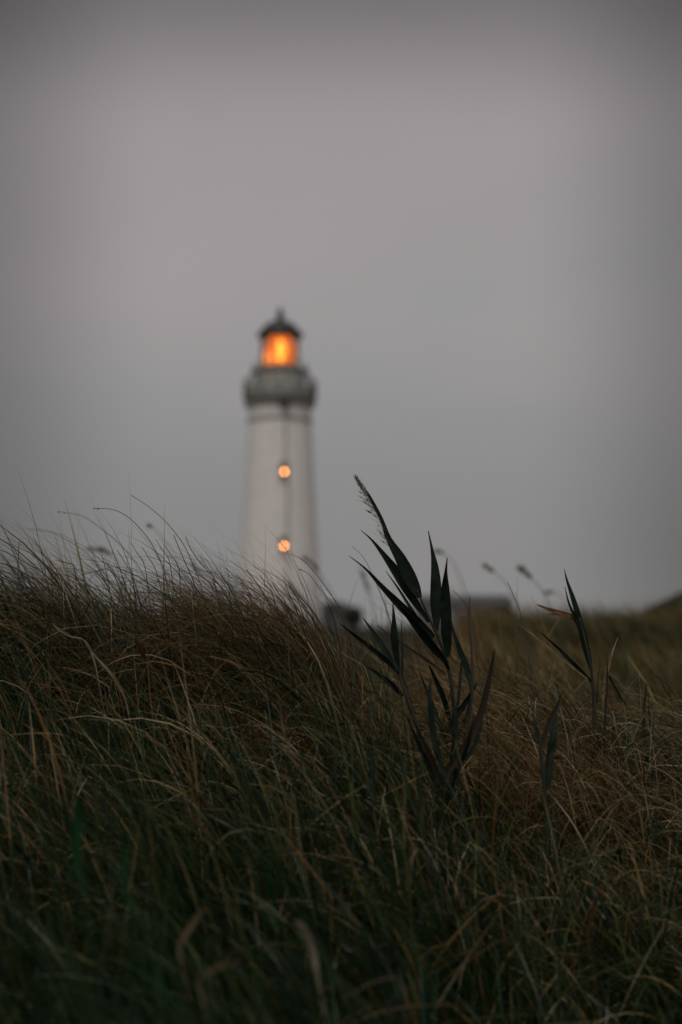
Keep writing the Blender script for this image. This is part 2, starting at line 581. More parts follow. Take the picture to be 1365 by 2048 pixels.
# wiry wind-combed crest: fine brown culms arching to the left
parts = []
n = 12500
a_, b_ = int(n * .30), int(n * .16)
x = np.concatenate([rng.normal(-0.17, 0.09, a_), rng.normal(0.02, 0.05, b_), rng.uniform(-1.3, .0, n - a_ - b_)])
y = rng.uniform(2.95, 3.55, n)
cl = np.round(x * 14) * 3.1 + np.round(y * 9) * 1.7           # each tuft blows its own way
ln = rng.uniform(0.28, 0.58, n) * (1 + .12 * np.sin(cl))
parts.append(blades(x, y, ln, rng.uniform(0.0010, 0.0026, n), np.abs(rng.normal(0.03, 0.16, n)), rng.normal(2.0, 0.5, n) + .25 * np.cos(cl * 1.3), WIND + rng.normal(0, 0.5, n) + .3 * np.sin(cl * 2.1), 10,
                    pick(n, BROWN + GREENS[:2], (2, 2, 2, 1, 3, 3)), pick(n, BROWN + DRY[:3] + GREENS[:2], (3, 4, 2, 3, 1, 1, 3, 1, 1)), 1.9, kink=0.3))
# golden patch round the reeds
n = 7000
x = rng.uniform(-0.12, .62, n)
y = rng.uniform(2.75, 3.7, n)
cl = np.round(x * 15) * 3.1 + np.round(y * 9) * 1.7
parts.append(blades(x, y, rng.uniform(0.22, 0.42, n), rng.uniform(0.0011, 0.0025, n), np.abs(rng.normal(0.1, 0.14, n)), rng.normal(2.0, 0.45, n) + .2 * np.cos(cl), WIND + rng.normal(0, 0.5, n) + .3 * np.sin(cl * 2), 10,
                    pick(n, BROWN, (2, 2, 1, 2)), pick(n, DRY + BROWN, (3, 1, 4, .3, 4, 1, 2, 0, 3)), 1.8, kink=0.3))
# the same on the right-hand slope, redder and shorter
n = 13000
x = rng.uniform(-0.02, 1.1, n)
y = rng.uniform(2.7, 4.4, n)
cl = np.round(x * 12) * 3.1 + np.round(y * 8) * 1.7
near_ = (x < .45)
parts.append(blades(x, y, rng.uniform(0.20, 0.44, n), rng.uniform(0.0010, 0.0024, n), np.abs(rng.normal(0.1, 0.14, n)), rng.normal(1.95, 0.5, n) + .2 * np.cos(cl), WIND + rng.normal(0, 0.8, n) + .4 * np.sin(cl * 2), 9,
                    pick(n, BROWN + GREENS[:2], (2, 2, 2, 1, 2, 2)), np.where(near_[:, None], pick(n, DRY + BROWN, (3, 2, 3, 1, 3, 1, 1, 1, 1)), pick(n, BROWN + DRY + GREENS, (2, 2, 2, 2, 1, 1, 1, 1, 0, 2, 2, 2, 2, 2))), 1.7, kink=0.4))
tag(link('crest_grass', mesh_np('crest_grass', *join(parts)), M_grass), 'wiry brown grass arching left along the top of the bank', 'wiry grass', kind='stuff')

# the field that goes on to the right, out of focus
parts = []
n = 42000
yy = np.sqrt(rng.uniform(3.8 ** 2, 19 ** 2, n))
bb = rng.uniform(0.02, 0.36, n)
x = bb * yy
tuft = swirl(x, yy, 2.2, .7)
ln = rng.uniform(0.24, 0.48, n) * (0.95 + 0.45 * tuft)
tan = (rng.random(n) < .55 + .5 * ss(0.0, .6, swirl(x, yy, 1.3, 2)) + .35 * (1 - ss(.10, .17, bb)))[:, None]
parts.append(blades(x, yy, ln, rng.uniform(0.003, 0.008, n), np.abs(rng.normal(0.1, 0.14, n)), rng.normal(0.8, 0.4, n), WIND + rng.normal(0, 0.6, n), 4,
                    pick(n, GREENS, (1, 1, 1, 1, 1)), np.where(tan, pick(n, DRY + BROWN, (4, 2, 3, 1, 2, 1, 1, 0, 1)), pick(n, GREENS + PALEG, (2, 1, 3, 1, 3, 2, 2, 1))), 1.4))
n = 14000
yy = rng.uniform(3.8, 30, n)
x = rng.uniform(-0.3, 0.08, n) * yy
parts.append(blades(x, yy, rng.uniform(0.25, 0.45, n), rng.uniform(0.003, 0.008, n), np.abs(rng.normal(0.1, 0.12, n)), rng.normal(0.8, 0.35, n), WIND + rng.normal(0, 0.5, n), 4,
                    pick(n, GREENS, (1, 1, 1, 1, 1)), pick(n, GREENS + DRY, (2, 2, 2, 2, 2, 2, 1, 2, 1, 1)), 1.4))
n = 14000
yy = rng.uniform(28, 150, n)
x = rng.uniform(-0.34, 0.34, n) * yy
parts.append(blades(x, yy, rng.uniform(0.2, 0.4, n), rng.uniform(0.02, 0.06, n), np.abs(rng.normal(0.1, 0.12, n)), rng.normal(0.8, 0.35, n), WIND + rng.normal(0, 0.5, n), 3,
                    pick(n, GREENS, (1, 1, 1, 1, 1)), pick(n, GREENS + DRY, (2, 2, 2, 2, 2, 2, 1, 2, 1, 1)), 1.4))
tag(link('meadow_grass', mesh_np('meadow_grass', *join(parts)), M_grass), 'blurred brown and green meadow grass behind the reeds, running back to the houses', 'meadow grass', kind='stuff')


# ------------------------------------------------------------------ lighthouse
D = 157.0
u = D / F * (1 + 0.0)


def zz(py):
    return P(559, py, D).z


base = P(559, 1255, D)
TX = base.x


def xr(px0, px1):
    return abs(px1 - px0) / 2 * D / F / math.cos(PITCH) * 1.0


LH = bpy.data.objects.new('lighthouse', None)
COL.objects.link(LH)
LH.location = (TX, D, 0.0)
tag(LH, 'tall round white lighthouse with an orange lit lantern under a dark dome', 'lighthouse')


def lz(prof):
    """profile of (photo half-width px, photo y px) -> (radius, height)"""
    return [(hw * D / F, zz(py)) for hw, py in prof]


def at(mb, name, m, parent=LH):
    """geometry given round the tower axis"""
    mb.v = [(x + TX, y + D, z) for x, y, z in mb.v]
    o = mb.build(name, m)
    o.parent = parent
    q = parent
    off = Vector((0, 0, 0))
    while q:
        off += q.location
        q = q.parent
    o.matrix_parent_inverse.identity()
    o.location = -off
    return o


m = MB(); m.lathe([(0, -0.5), (4.6, -0.5)] + lz([(88, 1248), (79.5, 1150), (75.5, 1085), (69, 960), (63.5, 846)]), 96)
sh = at(m, 'tower_shaft', M_white)
m = MB(); m.lathe(lz([(63.3, 847), (66, 845), (66, 838), (63.3, 836)]), 96)
at(m, 'string_course', M_trim)
m = MB(); m.lathe(lz([(63.2, 836), (63.0, 822), (64.5, 818), (66.5, 814), (69, 811)]), 96)
at(m, 'tower_neck', M_white)
m = MB(); m.lathe(lz([(62, 811), (69.5, 811), (71, 806), (74, 801), (74, 795), (50, 795)]), 96)
gd = at(m, 'gallery_deck', M_iron)
# corbels below the deck
for k in range(32):
    a = 2 * math.pi * k / 32
    c, s_ = math.cos(a), math.sin(a)
    r0, r1 = 63.3 * D / F, 71.5 * D / F
    t_ = 0.14
    z0, z1, z2 = zz(820), zz(811.3), zz(815)
    pts = [(r0, z0), (r0, z1), (r1, z1), (r1, z2 + .1)]
    vs = [(r * c - s * t_ * s_, r * s_ + s * t_ * c, z) for s in (-1, 1) for r, z in pts]
    m = MB(); m.add(vs, [(0, 1, 2, 3), (7, 6, 5, 4), (0, 4, 5, 1), (1, 5, 6, 2), (2, 6, 7, 3), (3, 7, 4, 0)])
    at(m, 'corbel', M_trim)
# railing: posts, rails and close bars
m = MB()
rr_ = 73 * D / F
for py, rad in ((766, .07), (781, .045), (793, .05)):
    ring = [(rr_ * math.cos(2 * math.pi * k / 64), rr_ * math.sin(2 * math.pi * k / 64), zz(py)) for k in range(65)]
    m.tube(ring, rad, 5)
for k in range(84):
    a = 2 * math.pi * k / 84
    big = k % 7 == 0
    m.tube([(rr_ * math.cos(a), rr_ * math.sin(a), zz(795)), (rr_ * math.cos(a), rr_ * math.sin(a), zz(762 if big else 766))], .09 if big else .03, 5)
at(m, 'gallery_railing', M_iron)
m = MB()                                  # kick plates filling the lower half of the railing
m.lathe(lz([(72.2, 795), (72.2, 783), (71.8, 783), (71.8, 795)]), 64)
at(m, 'railing_plate', M_iron2)
# service room below the lantern
m = MB(); m.lathe(lz([(51, 795.2), (51, 747)]), 48)
at(m, 'service_room_wall', M_wall2)
m = MB(); m.lathe(lz([(50, 747.2), (56, 747), (57, 744), (57, 741), (30, 741), (10, 741)]), 48)
at(m, 'lantern_gallery', M_iron)
for k in range(16):
    a = 2 * math.pi * (k + .5) / 16
    c, s_ = math.cos(a), math.sin(a)
    m = MB(); m.tube([(56 * D / F * c, 56 * D / F * s_, zz(744)), (72.5 * D / F * c, 72.5 * D / F * s_, zz(767))], .07, 5)
    at(m, 'stay_rod', M_iron)
m = MB()
ru = 56 * D / F
for py in (730, 735):
    m.tube([(ru * math.cos(2 * math.pi * k / 48), ru * math.sin(2 * math.pi * k / 48), zz(py)) for k in range(49)], .03, 4)
for k in range(24):
    a = 2 * math.pi * k / 24
    m.tube([(ru * math.cos(a), ru * math.sin(a), zz(741)), (ru * math.cos(a), ru * math.sin(a), zz(730))], .03, 4)
at(m, 'lantern_railing', M_iron)
# lantern
rl = 39.0
m = MB(); m.lathe(lz([(rl, 741), (rl, 736), (rl - 1.2, 735)]), 32)
at(m, 'lantern_curb', M_iron)
m = MB(); m.lathe(lz([(rl - .6, 736), (rl - .6, 672)]), 16, sm=False, a0=math.pi / 16)
lg = at(m, 'lantern_glass', M_glass)
m = MB()
for k in range(16):
    a = 2 * math.pi * k / 16 + math.pi / 16
    r = rl * D / F
    m.tube([(r * math.cos(a), r * math.sin(a), zz(737)), (r * math.cos(a), r * math.sin(a), zz(671))], .055, 5)
for py in (694, 715):
    m.tube([(rl * D / F * math.cos(2 * math.pi * (k + .5) / 16), rl * D / F * math.sin(2 * math.pi * (k + .5) / 16), zz(py)) for k in range(17)], .04, 5)
at(m, 'glazing_bars', M_dark)
prof = []
for k in range(13):                       # stepped prism rings of the lens
    py = 738 - k * 4.9
    hw = 22 + 7 * math.sin(math.pi * (k + .5) / 13)
    prof += [(hw, py), (hw + 1.4, py - 3.4)]
m = MB(); m.lathe(lz([(0, 738)] + prof + [(0, 676)]), 32, sm=False)
op = at(m, 'lens', M_optic)
for (ang, hwid, y0, y1, mm) in ((-84, 8.5, 732, 684, M_bull), (-148, 10, 736, 702, M_bull2), (-118, 6, 738, 712, M_bull2)):
    m = MB()
    vs, fs = [], []
    r = 31.6 * D / F
    K = 12
    c0_, s0_ = math.cos(R(ang)), math.sin(R(ang))
    cx_, cy_, cz_ = r * c0_, r * s0_, (zz(y0) + zz(y1)) / 2
    hh, hw_ = (zz(y1) - zz(y0)) / 2, hwid * D / F
    vs.append((cx_ + .25 * c0_, cy_ + .25 * s0_, cz_))
    for ring in (0.5, 1.0):
        for k in range(24):
            a = 2 * math.pi * k / 24
            px_, pz_ = hw_ * ring * math.cos(a), hh * ring * math.sin(a)
            dd = .25 * (1 - ring ** 2)
            vs.append((cx_ - s0_ * px_ + c0_ * dd, cy_ + c0_ * px_ + s0_ * dd, cz_ + pz_))
    for k in range(24):
        k2 = (k + 1) % 24
        fs.append((0, 1 + k, 1 + k2)); fs.append((1 + k, 25 + k, 25 + k2, 1 + k2))
    vs.append((cx_, cy_, cz_))
    for k in range(24):
        fs.append((49, 25 + (k + 1) % 24, 25 + k))
    m.add(vs, fs, True)
    at(m, 'bullseye_panel', mm, op)
# dome, ventilator, rod
m = MB(); m.lathe(lz([(37, 673), (46.5, 673.5), (47, 669), (41, 664), (35, 656), (27, 648), (17, 643), (8, 641), (6, 640)]), 48)
dm = at(m, 'dome', M_dark)
m = MB(); m.lathe(lz([(6.5, 642), (6.5, 632), (8.5, 631), (8.5, 628), (5, 626), (6, 623), (4.5, 619), (1.5, 617), (0.6, 612), (0, 606)]), 24)
at(m, 'ventilator', M_dark, dm)
# downpipe and the box under the gallery, at the face towards the camera
def face(px, py):
    """point on the tower skin for a photo pixel"""
    z = P(559, py, D - 3.9).z
    hw = np.interp(py, [836, 960, 1085, 1150, 1248], [63.3, 69, 75.5, 79.5, 88]) * D / F
    dx = (px - 559) * D / F
    return dx, -math.sqrt(hw * hw - dx * dx), z


m = MB()
m.tube([Vector(face(573 + (py > 965) * 5, py)) + Vector((0, -.14, 0)) for py in (835, 860, 900, 925, 962, 968, 1000, 1050, 1082, 1120, 1200, 1240)], .10, 8)
at(m, 'downpipe', mat('zinc', (0.30, 0.285, 0.26), 0.6, 0.4))
m = MB()
p = face(571, 818)
m.box(p[0] - .35, p[0] + .35, p[1] - .9, p[1] + .05, zz(826), zz(812))
m.box(p[0] - .5, p[0] + .5, p[1] - 1.0, p[1] - .9, zz(824), zz(813))
at(m, 'hoist_box', M_dark)
# windows with their lamps
for k, py in enumerate((943, 1092)):
    p = Vector(face(570.5, py))
    nrm = Vector((p.x, p.y, 0)).normalized()
    sx = Vector((-nrm.y, nrm.x, 0))
    W, Hh = .40, .95
    def q(a, dz, dep):
        v = Vector((p.x, p.y, p.z)) + sx * a + nrm * dep
        return (v.x, v.y, v.z + dz)
    def slab(mb, a0, a1, z0, z1, d0, d1):
        vs = [q(a, z, d) for z in (z0, z1) for d in (d0, d1) for a in (a0, a1)]
        mb.add(vs, [(0, 2, 3, 1), (4, 5, 7, 6), (0, 1, 5, 4), (2, 6, 7, 3), (0, 4, 6, 2), (1, 3, 7, 5)])
    fr = MB()
    slab(fr, -W - .1, -W, -Hh - .1, Hh + .1, -.2, .12); slab(fr, W, W + .1, -Hh - .1, Hh + .1, -.2, .12)
    slab(fr, -W, W, -Hh - .1, -Hh, -.2, .12); slab(fr, -W, W, Hh, Hh + .1, -.2, .12)
    slab(fr, -.02, .02, .35, Hh, .02, .09)
    wf = at(fr, 'window', M_trim)
    pn = MB(); slab(pn, -W, W, -Hh, Hh, -.15, .05); at(pn, 'pane', M_pane, wf)
    sb = MB(); slab(sb, -W - .2, W + .2, -Hh - .22, -Hh - .1, -.2, .22); at(sb, 'sill', M_trim, wf)
    bl = MB(); c = Vector(q(0, -.02, .24))
    bl.lathe([(0.001, -.17)] + [(.17 * math.cos(R(a)), .17 * math.sin(R(a))) for a in range(-75, 76, 15)] + [(0.001, .17)], 16, c=c)
    at(bl, 'lamp', M_bulb, LH)
# entrance at the foot
m = MB(); m.box(-.9, .9, -4.95, -4.2, 0, 2.5); dr = at(m, 'door_surround', M_trim)
m = MB(); m.box(-.55, .55, -5.0, -4.9, 0.02, 2.15); at(m, 'door', M_dark)


# ------------------------------------------------------------------ houses far behind the bank
def house(name, label, cat, x0, x1, y0, depth, eave, ridge, hip, chims, wins):
    e = bpy.data.objects.new(name, None)
    COL.objects.link(e)
    e.location = ((x0 + x1) / 2, y0 + depth / 2, 0)
    tag(e, label, cat)
    off = e.location

    def put(mb, nm, mt, par=e, o2=None):
        mb.v = [(x - off.x, y - off.y, z - off.z) for x, y, z in mb.v]
        o = mb.build(nm, mt)
        o.parent = par
        return o
    m = MB(); m.box(x0, x1, y0, y0 + depth, -.4, eave)
    if hip < .2:
        for xx_ in (x0, x1):
            m.add([(xx_, y0, eave), (xx_, y0 + depth, eave), (xx_, y0 + depth / 2, ridge - .1)], [(0, 1, 2)])
    put(m, 'wall', M_hwall)
    m = MB()
    o_ = .35
    ym = y0 + depth / 2
    a = [(x0 - o_, y0 - o_, eave - .12), (x1 + o_, y0 - o_, eave - .12), (x1 + o_, y0 + depth + o_, eave - .12), (x0 - o_, y0 + depth + o_, eave - .12), (x0 - o_ + hip, ym, ridge), (x1 + o_ - hip, ym, ridge)]
    lo = [(q0, q1, q2 - .14) for q0, q1, q2 in a]
    m.add(a + lo, [(0, 1, 5, 4), (2, 3, 4, 5), (1, 2, 5), (3, 0, 4), (6, 10, 11, 7), (8, 11, 10, 9), (7, 11, 8), (9, 10, 6), (0, 6, 7, 1), (1, 7, 8, 2), (2, 8, 9, 3), (3, 9, 6, 0)])
    rf = put(m, 'roof', M_roof)
    for cx_ in chims:
        m = MB(); m.box(cx_ - .35, cx_ + .35, ym - .3, ym + .3, ridge - .8, ridge + .55); m.box(cx_ - .42, cx_ + .42, ym - .37, ym + .37, ridge + .55, ridge + .65)
        put(m, 'chimney', M_trim, rf)
    for wx, ww, wz0, wz1 in wins:
        m = MB()
        m.box(wx - ww / 2 - .08, wx + ww / 2 + .08, y0 - .05, y0 + .1, wz0 - .08, wz0); m.box(wx - ww / 2 - .08, wx + ww / 2 + .08, y0 - .05, y0 + .1, wz1, wz1 + .08)
        m.box(wx - ww / 2 - .08, wx - ww / 2, y0 - .05, y0 + .1, wz0, wz1); m.box(wx + ww / 2, wx + ww / 2 + .08, y0 - .05, y0 + .1, wz0, wz1)
        fr = put(m, 'window', M_white)
        m = MB(); m.box(wx - ww / 2, wx + ww / 2, y0 - .02, y0 + .08, wz0, wz1); put(m, 'pane', M_pane, fr)
    return e


def X_(px, d):
    return (px - 682.5) * d / F


house('keeper_house', 'low grey house with hipped slate roof directly right of the lighthouse foot', 'house', X_(634, 165), X_(706, 165), 165, 5, 2.5, 3.35, 1.4, [], [(X_(655, 165), .8, .9, 2.0), (X_(685, 165), .8, .9, 2.0)])
house('long_house', 'long low grey house with dark roof on the skyline behind the reed leaves', 'house', X_(835, 150), X_(1022, 150), 150, 6, 2.9, 3.85, .1, [X_(905, 150)], [(X_(px, 150), .9, .9, 2.1) for px in (855, 890, 925, 960, 1000)])


def shrub(name, label, x, y, h, wd):
    e = bpy.data.objects.new(name, None)
    COL.objects.link(e)
    e.location = (x, y, -.1)
    tag(e, label, 'shrub')
    m = MB()
    for k in range(5):
        a = k * 1.3
        m.tube([(0.1 * math.cos(a), .1 * math.sin(a), 0), (wd * .2 * math.cos(a), wd * .2 * math.sin(a), h * .4), (wd * .35 * math.cos(a), wd * .35 * math.sin(a), h * .75)], [.09, .06, .02], 5)
    o = m.build('trunk', M_bark); o.parent = e
    n = 2600
    c = rng.normal(0, 1, (30, 3)); c /= np.linalg.norm(c, axis=1)[:, None]
    c *= rng.uniform(.3, .8, (30, 1))
    c = c * [wd * .5, wd * .5, h * .42] + [0, 0, h * .55]
    ctr = c[rng.integers(0, 30, n)] + rng.normal(0, 1, (n, 3)) * [wd * .09, wd * .09, h * .09]
    a1 = rng.normal(0, 1, (n, 3)); a1 /= np.linalg.norm(a1, axis=1)[:, None]
    a2 = np.cross(a1, rng.normal(0, 1, (n, 3))); a2 /= np.linalg.norm(a2, axis=1)[:, None]
    s1, s2 = .12, .05
    V = np.stack([ctr - a1 * s1, ctr + a2 * s2, ctr + a1 * s1, ctr - a2 * s2], 1).reshape(-1, 3)
    q0 = np.arange(n) * 4
    C = np.repeat(pick(n, [(0.02, 0.03, 0.018), (0.03, 0.038, 0.02)], (1, 1)), 4, axis=0)
    o = link('crown', mesh_np('crown', V, np.stack([q0, q0 + 1, q0 + 2, q0 + 3], 1), C), M_grass); o.parent = e


shrub('dark_shrub', 'dark rounded shrub at the right end of the small hipped house', X_(708, 150), 150, 2.9, 2.7)
shrub('dark_shrub', 'dark shrub at the right end of the long low house', X_(1010, 140), 140, 3.0, 2.3)


# ------------------------------------------------------------------ reeds traced leaf by leaf
def leaf_mesh(pts, y0, y1, n=22, fold=0.22, roll=0.0, wide=1.08):
    """pts: (px, py, width px) from tip to base; y0 depth at tip, y1 at base"""
    sp = spline(pts, n)
    cs = []
    for i, (a, b_, w_) in enumerate(sp):
        d = y0 + (y1 - y0) * (i / (n - 1)) ** 0.8
        cs.append((P(a, b_, d), max(w_, 0.5) * wide * d / F))
    vs, fs = [], []
    for i, (p, w_) in enumerate(cs):
        tg = (cs[min(i + 1, n - 1)][0] - cs[max(i - 1, 0)][0]).normalized()
        view = Vector((0, 1, 0))
        s = tg.cross(view).normalized()
        nn = s.cross(tg).normalized()
        s = (s * math.cos(roll) + nn * math.sin(roll)) * (w_ / 2)
        dn = nn * (w_ * fold / 2)
        vs += [p - s - dn, p - s * .5 - dn * .35, p + dn * .3, p + s * .5 - dn * .35, p + s - dn]
    for i in range(n - 1):
        for k in range(4):
            fs.append((i * 5 + k, i * 5 + k + 1, i * 5 + k + 6, i * 5 + k + 5))
    m = MB(); m.add(vs, fs, True)
    return m


def stem_pts(pts, d, n=26):
    sp = spline(pts, n)
    res = [P(a, b_, d) for a, b_, _ in sp]
    wid = [max(w_, .5) * d / F / 2 for _, _, w_ in sp]
    # carry on down into the ground
    last, prev = res[-1], res[-2]
    tgt = (last - prev).normalized()
    k = 0
    while k < 30:
        gz = float(ground(last.x, last.y)) - .04
        if last.z < gz:
            break
        tgt = (tgt + Vector((0, 0, -.35))).normalized()
        last = last + tgt * .05
        res.append(last); wid.append(wid[-1])
        k += 1
    return res, wid


def reed(label, d, stem, leaves, name='reed', cat='reed', group=None, stem_mat=None):
    sp, wd = stem_pts(stem, d)
    e = bpy.data.objects.new(name, None)
    COL.objects.link(e)
    e.location = sp[-1]
    tag(e, label, cat, group)
    off = Vector(sp[-1])

    def put(mb, nm, mt, par=None, lab=None):
        mb.v = [tuple(Vector(v) - off) for v in mb.v]
        o = mb.build(nm, mt)
        o.parent = par or e
        if lab:
            o['label'] = lab
        return o
    m = MB(); m.tube(sp, wd, 7)
    put(m, 'stem', stem_mat or M_reed_stem)
    for lf in leaves:
        pts, dy0, dy1 = lf[0], lf[1], lf[2]
        mt = lf[3] if len(lf) > 3 else M_reed
        lab = lf[4] if len(lf) > 4 else None
        put(leaf_mesh(pts, d + dy0, d + dy1, roll=random.uniform(-.22, .22)), 'leaf', mt, lab=lab)
    return e, put


e, put = reed('tallest dark reed with broad pointed leaves and a pale feathery tip, in sharp focus', 2.90,
     [(835, 1180, 3), (843, 1200, 4), (858, 1235, 5), (874, 1268, 6), (890, 1310, 7), (902, 1360, 8), (908, 1430, 8), (905, 1510, 8)],
     [
      ([(729, 975, 2), (742, 998, 6), (763, 1038, 7), (778, 1078, 11), (800, 1115, 20), (818, 1151, 25), (832, 1178, 19), (841, 1196, 7)], .03, 0),
      ([(722, 1060, 1), (745, 1081, 4), (772, 1115, 11), (794, 1145, 18), (812, 1173, 20), (828, 1200, 15), (843, 1222, 10), (858, 1244, 6)], .10, .01),
      ([(699, 1112, 1), (732, 1138, 4), (763, 1172, 9), (790, 1200, 14), (815, 1225, 17), (842, 1250, 16), (868, 1274, 8)], -.10, -.01),
      ([(772, 1142, 1), (797, 1177, 4), (818, 1210, 6), (838, 1240, 5), (852, 1262, 4)], .06, 0),
      ([(857, 1062, 1.5), (865, 1102, 6), (870, 1135, 14), (872, 1170, 20), (872, 1205, 21), (873, 1238, 15), (874, 1263, 5)], .05, 0),
      ([(895, 1115, 1.5), (892, 1145, 6), (891, 1176, 15), (892, 1212, 19), (893, 1262, 20), (895, 1290, 15), (897, 1314, 6)], -.05, -.01),
      ([(796, 1208, 2), (822, 1240, 10), (845, 1268, 15), (868, 1296, 15), (888, 1320, 9), (898, 1340, 5)], -.12, -.015),
      ([(898, 1225, 2), (905, 1256, 5), (917, 1293, 9), (930, 1325, 12), (940, 1358, 11), (944, 1385, 8), (935, 1430, 7), (915, 1480, 6)], .10, .01),
      ([(858, 1330, 2), (872, 1360, 8), (888, 1398, 10), (900, 1440, 7)], -.05, -.01),
      ([(836, 1335, 1), (850, 1372, 5), (868, 1418, 8), (886, 1465, 6), (898, 1500, 4)], .04, 0),
      ([(925, 1300, 1), (922, 1340, 4), (918, 1390, 6), (912, 1440, 5)], .06, .01),
      ([(755, 1250, 1), (785, 1275, 4), (822, 1300, 6), (860, 1325, 6), (892, 1350, 4)], .12, .01, M_reed_rust),
      ([(953, 1369, 2), (938, 1395, 8), (916, 1428, 12), (895, 1458, 11), (884, 1482, 7)], -.05, -.02),
     ])
# pale brush and fine awns of the panicle just leaving its sheath
m = MB()
ax = spline([(718, 965, 0), (725, 976, 0), (735, 990, 0), (750, 1016, 0), (765, 1046, 0), (779, 1080, 0), (786, 1098, 0)], 60)
for k in range(230):
    tpos = random.random() ** 1.25
    a, b_, _ = ax[int(tpos * 59)]
    left = tpos > .38
    if left and k % 2:
        continue
    Lp = random.uniform(10, 26) if not left else random.uniform(16, 46)
    ang = random.gauss(R(238), R(9)) if not left else random.gauss(R(222), R(9))
    dx_, dy_ = math.cos(ang) * Lp, math.sin(ang) * Lp
    off_ = random.uniform(-2.5, 2.5)
    dd = 2.92 + random.uniform(-.012, .012)
    m.tube([P(a + off_, b_, dd), P(a + off_ + dx_ * .5, b_ + dy_ * .48, dd), P(a + off_ + dx_, b_ + dy_ * .9, dd + .006)], [.00035, .00034, .00012], 3)
    if random.random() < .45:
        q0 = P(a + off_ + dx_ * .6, b_ + dy_ * .57, dd); q1 = P(a + off_ + dx_ * .85, b_ + dy_ * .78, dd)
        m.tube([q0, (q0 + q1) / 2, q1], [.0003, .0011, .0002], 4)
put(m, 'panicle', M_panicle)

reed('smaller dark reed with four splayed leaves, left of the tallest reed', 2.80,
     [(790, 1325, 4), (800, 1352, 6), (812, 1390, 8), (826, 1430, 9), (840, 1470, 9), (850, 1520, 9)],
     [([(726, 1235, 1), (745, 1262, 7), (763, 1290, 11), (779, 1316, 11), (793, 1342, 6)], .06, 0),
      ([(786, 1204, 1), (788, 1236, 7), (789, 1272, 14), (792, 1302, 13), (798, 1345, 5)], 0, 0),
      ([(680, 1247, 1), (711, 1272, 6), (745, 1298, 9), (775, 1323, 9), (798, 1348, 5)], -.08, -.01),
      ([(729, 1330, 1), (763, 1352, 8), (788, 1374, 11), (806, 1392, 6)], -.08, -.01, M_reed_rust, 'rusty brown lowest leaf'),
      ([(803, 1241, 1), (804, 1275, 3), (805, 1315, 4), (806, 1370, 4)], .05, 0)])
reed('slender dark reed standing above the meadow at the right of the frame', 3.12,
     [(1160, 1235, 3), (1170, 1280, 5), (1180, 1325, 6), (1186, 1370, 6), (1188, 1430, 6)],
     [([(1129, 1138, 1), (1134, 1160, 4), (1144, 1190, 8), (1154, 1222, 11), (1163, 1259, 13), (1174, 1304, 13), (1184, 1345, 5)], .04, 0),
      ([(1130, 1173, 1), (1138, 1206, 4), (1151, 1237, 6), (1162, 1270, 5), (1170, 1300, 3)], .06, .01),
      ([(1035, 1247, 1), (1070, 1272, 3), (1107, 1302, 3.5), (1139, 1329, 3.5), (1176, 1358, 3)], -.10, -.01, M_straw, 'thin pale straw leaf'),
      ([(1080, 1264, 1), (1115, 1295, 5), (1150, 1330, 7), (1184, 1364, 5)], -.05, 0),
      ([(1074, 1209, 2), (1096, 1218, 6), (1123, 1226, 8), (1152, 1236, 5), (1166, 1262, 3)], .12, .02, M_rust, 'orange brown dead leaf held out sideways'),
      ([(1095, 1228, 1), (1120, 1229, 5), (1146, 1238, 5), (1164, 1268, 3)], .14, .02, M_rust, 'lower orange brown dead leaf')])
reed('leaning dark reed with one long blade rising right of the tallest reed', 2.62,
     [(930, 1490, 5), (915, 1520, 7), (900, 1550, 9), (890, 1590, 9), (885, 1650, 9), (884, 1730, 9)],
     [([(990, 1296, 1), (985, 1325, 6), (974, 1380, 11), (958, 1438, 14), (927, 1500, 14), (893, 1546, 9)], -.04, 0, M_reed_rust, 'dark brownish blade'),
      ([(940, 1192, 1), (939, 1238, 4), (943, 1284, 4), (945, 1340, 5), (944, 1400, 5), (935, 1470, 5)], .10, .02, M_reed_rust),
      ([(965, 1400, 1), (962, 1450, 7), (945, 1500, 8), (915, 1530, 6)], .1, .02),
      ([(862, 1350, 1), (860, 1400, 8), (866, 1460, 12), (880, 1520, 10), (892, 1570, 6)], .05, 0),
      ([(808, 1420, 1), (830, 1470, 6), (856, 1530, 9), (880, 1590, 8)], -.04, 0),
      ([(948, 1430, 1), (936, 1490, 7), (912, 1550, 10), (892, 1610, 8)], -.05, 0),
      ([(850, 1500, 1), (860, 1545, 7), (876, 1600, 9), (886, 1640, 6)], .03, 0),
      ([(826, 1440, 1), (845, 1480, 8), (866, 1525, 12), (884, 1570, 8)], -.05, 0, M_reed_rust),
      ([(905, 1390, 1), (912, 1440, 9), (908, 1500, 12), (898, 1560, 7)], .02, 0)])
reed('short dark forked reed half sunk in the grass at right', 2.55,
     [(1082, 1470, 5), (1082, 1510, 8), (1088, 1560, 8), (1092, 1620, 8)],
     [([(1127, 1380, 1), (1116, 1410, 7), (1100, 1445, 10), (1084, 1488, 7)], 0, 0, M_reed_rust),
      ([(1068, 1430, 1), (1072, 1455, 8), (1082, 1490, 7)], .05, 0),
      ([(1110, 1420, 2), (1108, 1460, 12), (1100, 1520, 15), (1094, 1580, 12)], .08, 0)])
reed('thin reddish reed stem with narrow leaves near the right edge', 3.1,
     [(1214, 1305, 1.5), (1215, 1340, 3), (1214, 1380, 4), (1210, 1450, 4), (1208, 1520, 4)],
     [([(1236, 1275, 1), (1225, 1305, 3), (1216, 1345, 3)], 0, 0, M_straw),
      ([(1255, 1415, 1), (1236, 1385, 4), (1218, 1352, 4)], .03, 0),
      ([(1198, 1395, 1), (1208, 1385, 4), (1216, 1375, 3)], 0, 0, M_rust)], stem_mat=M_reed_rust)
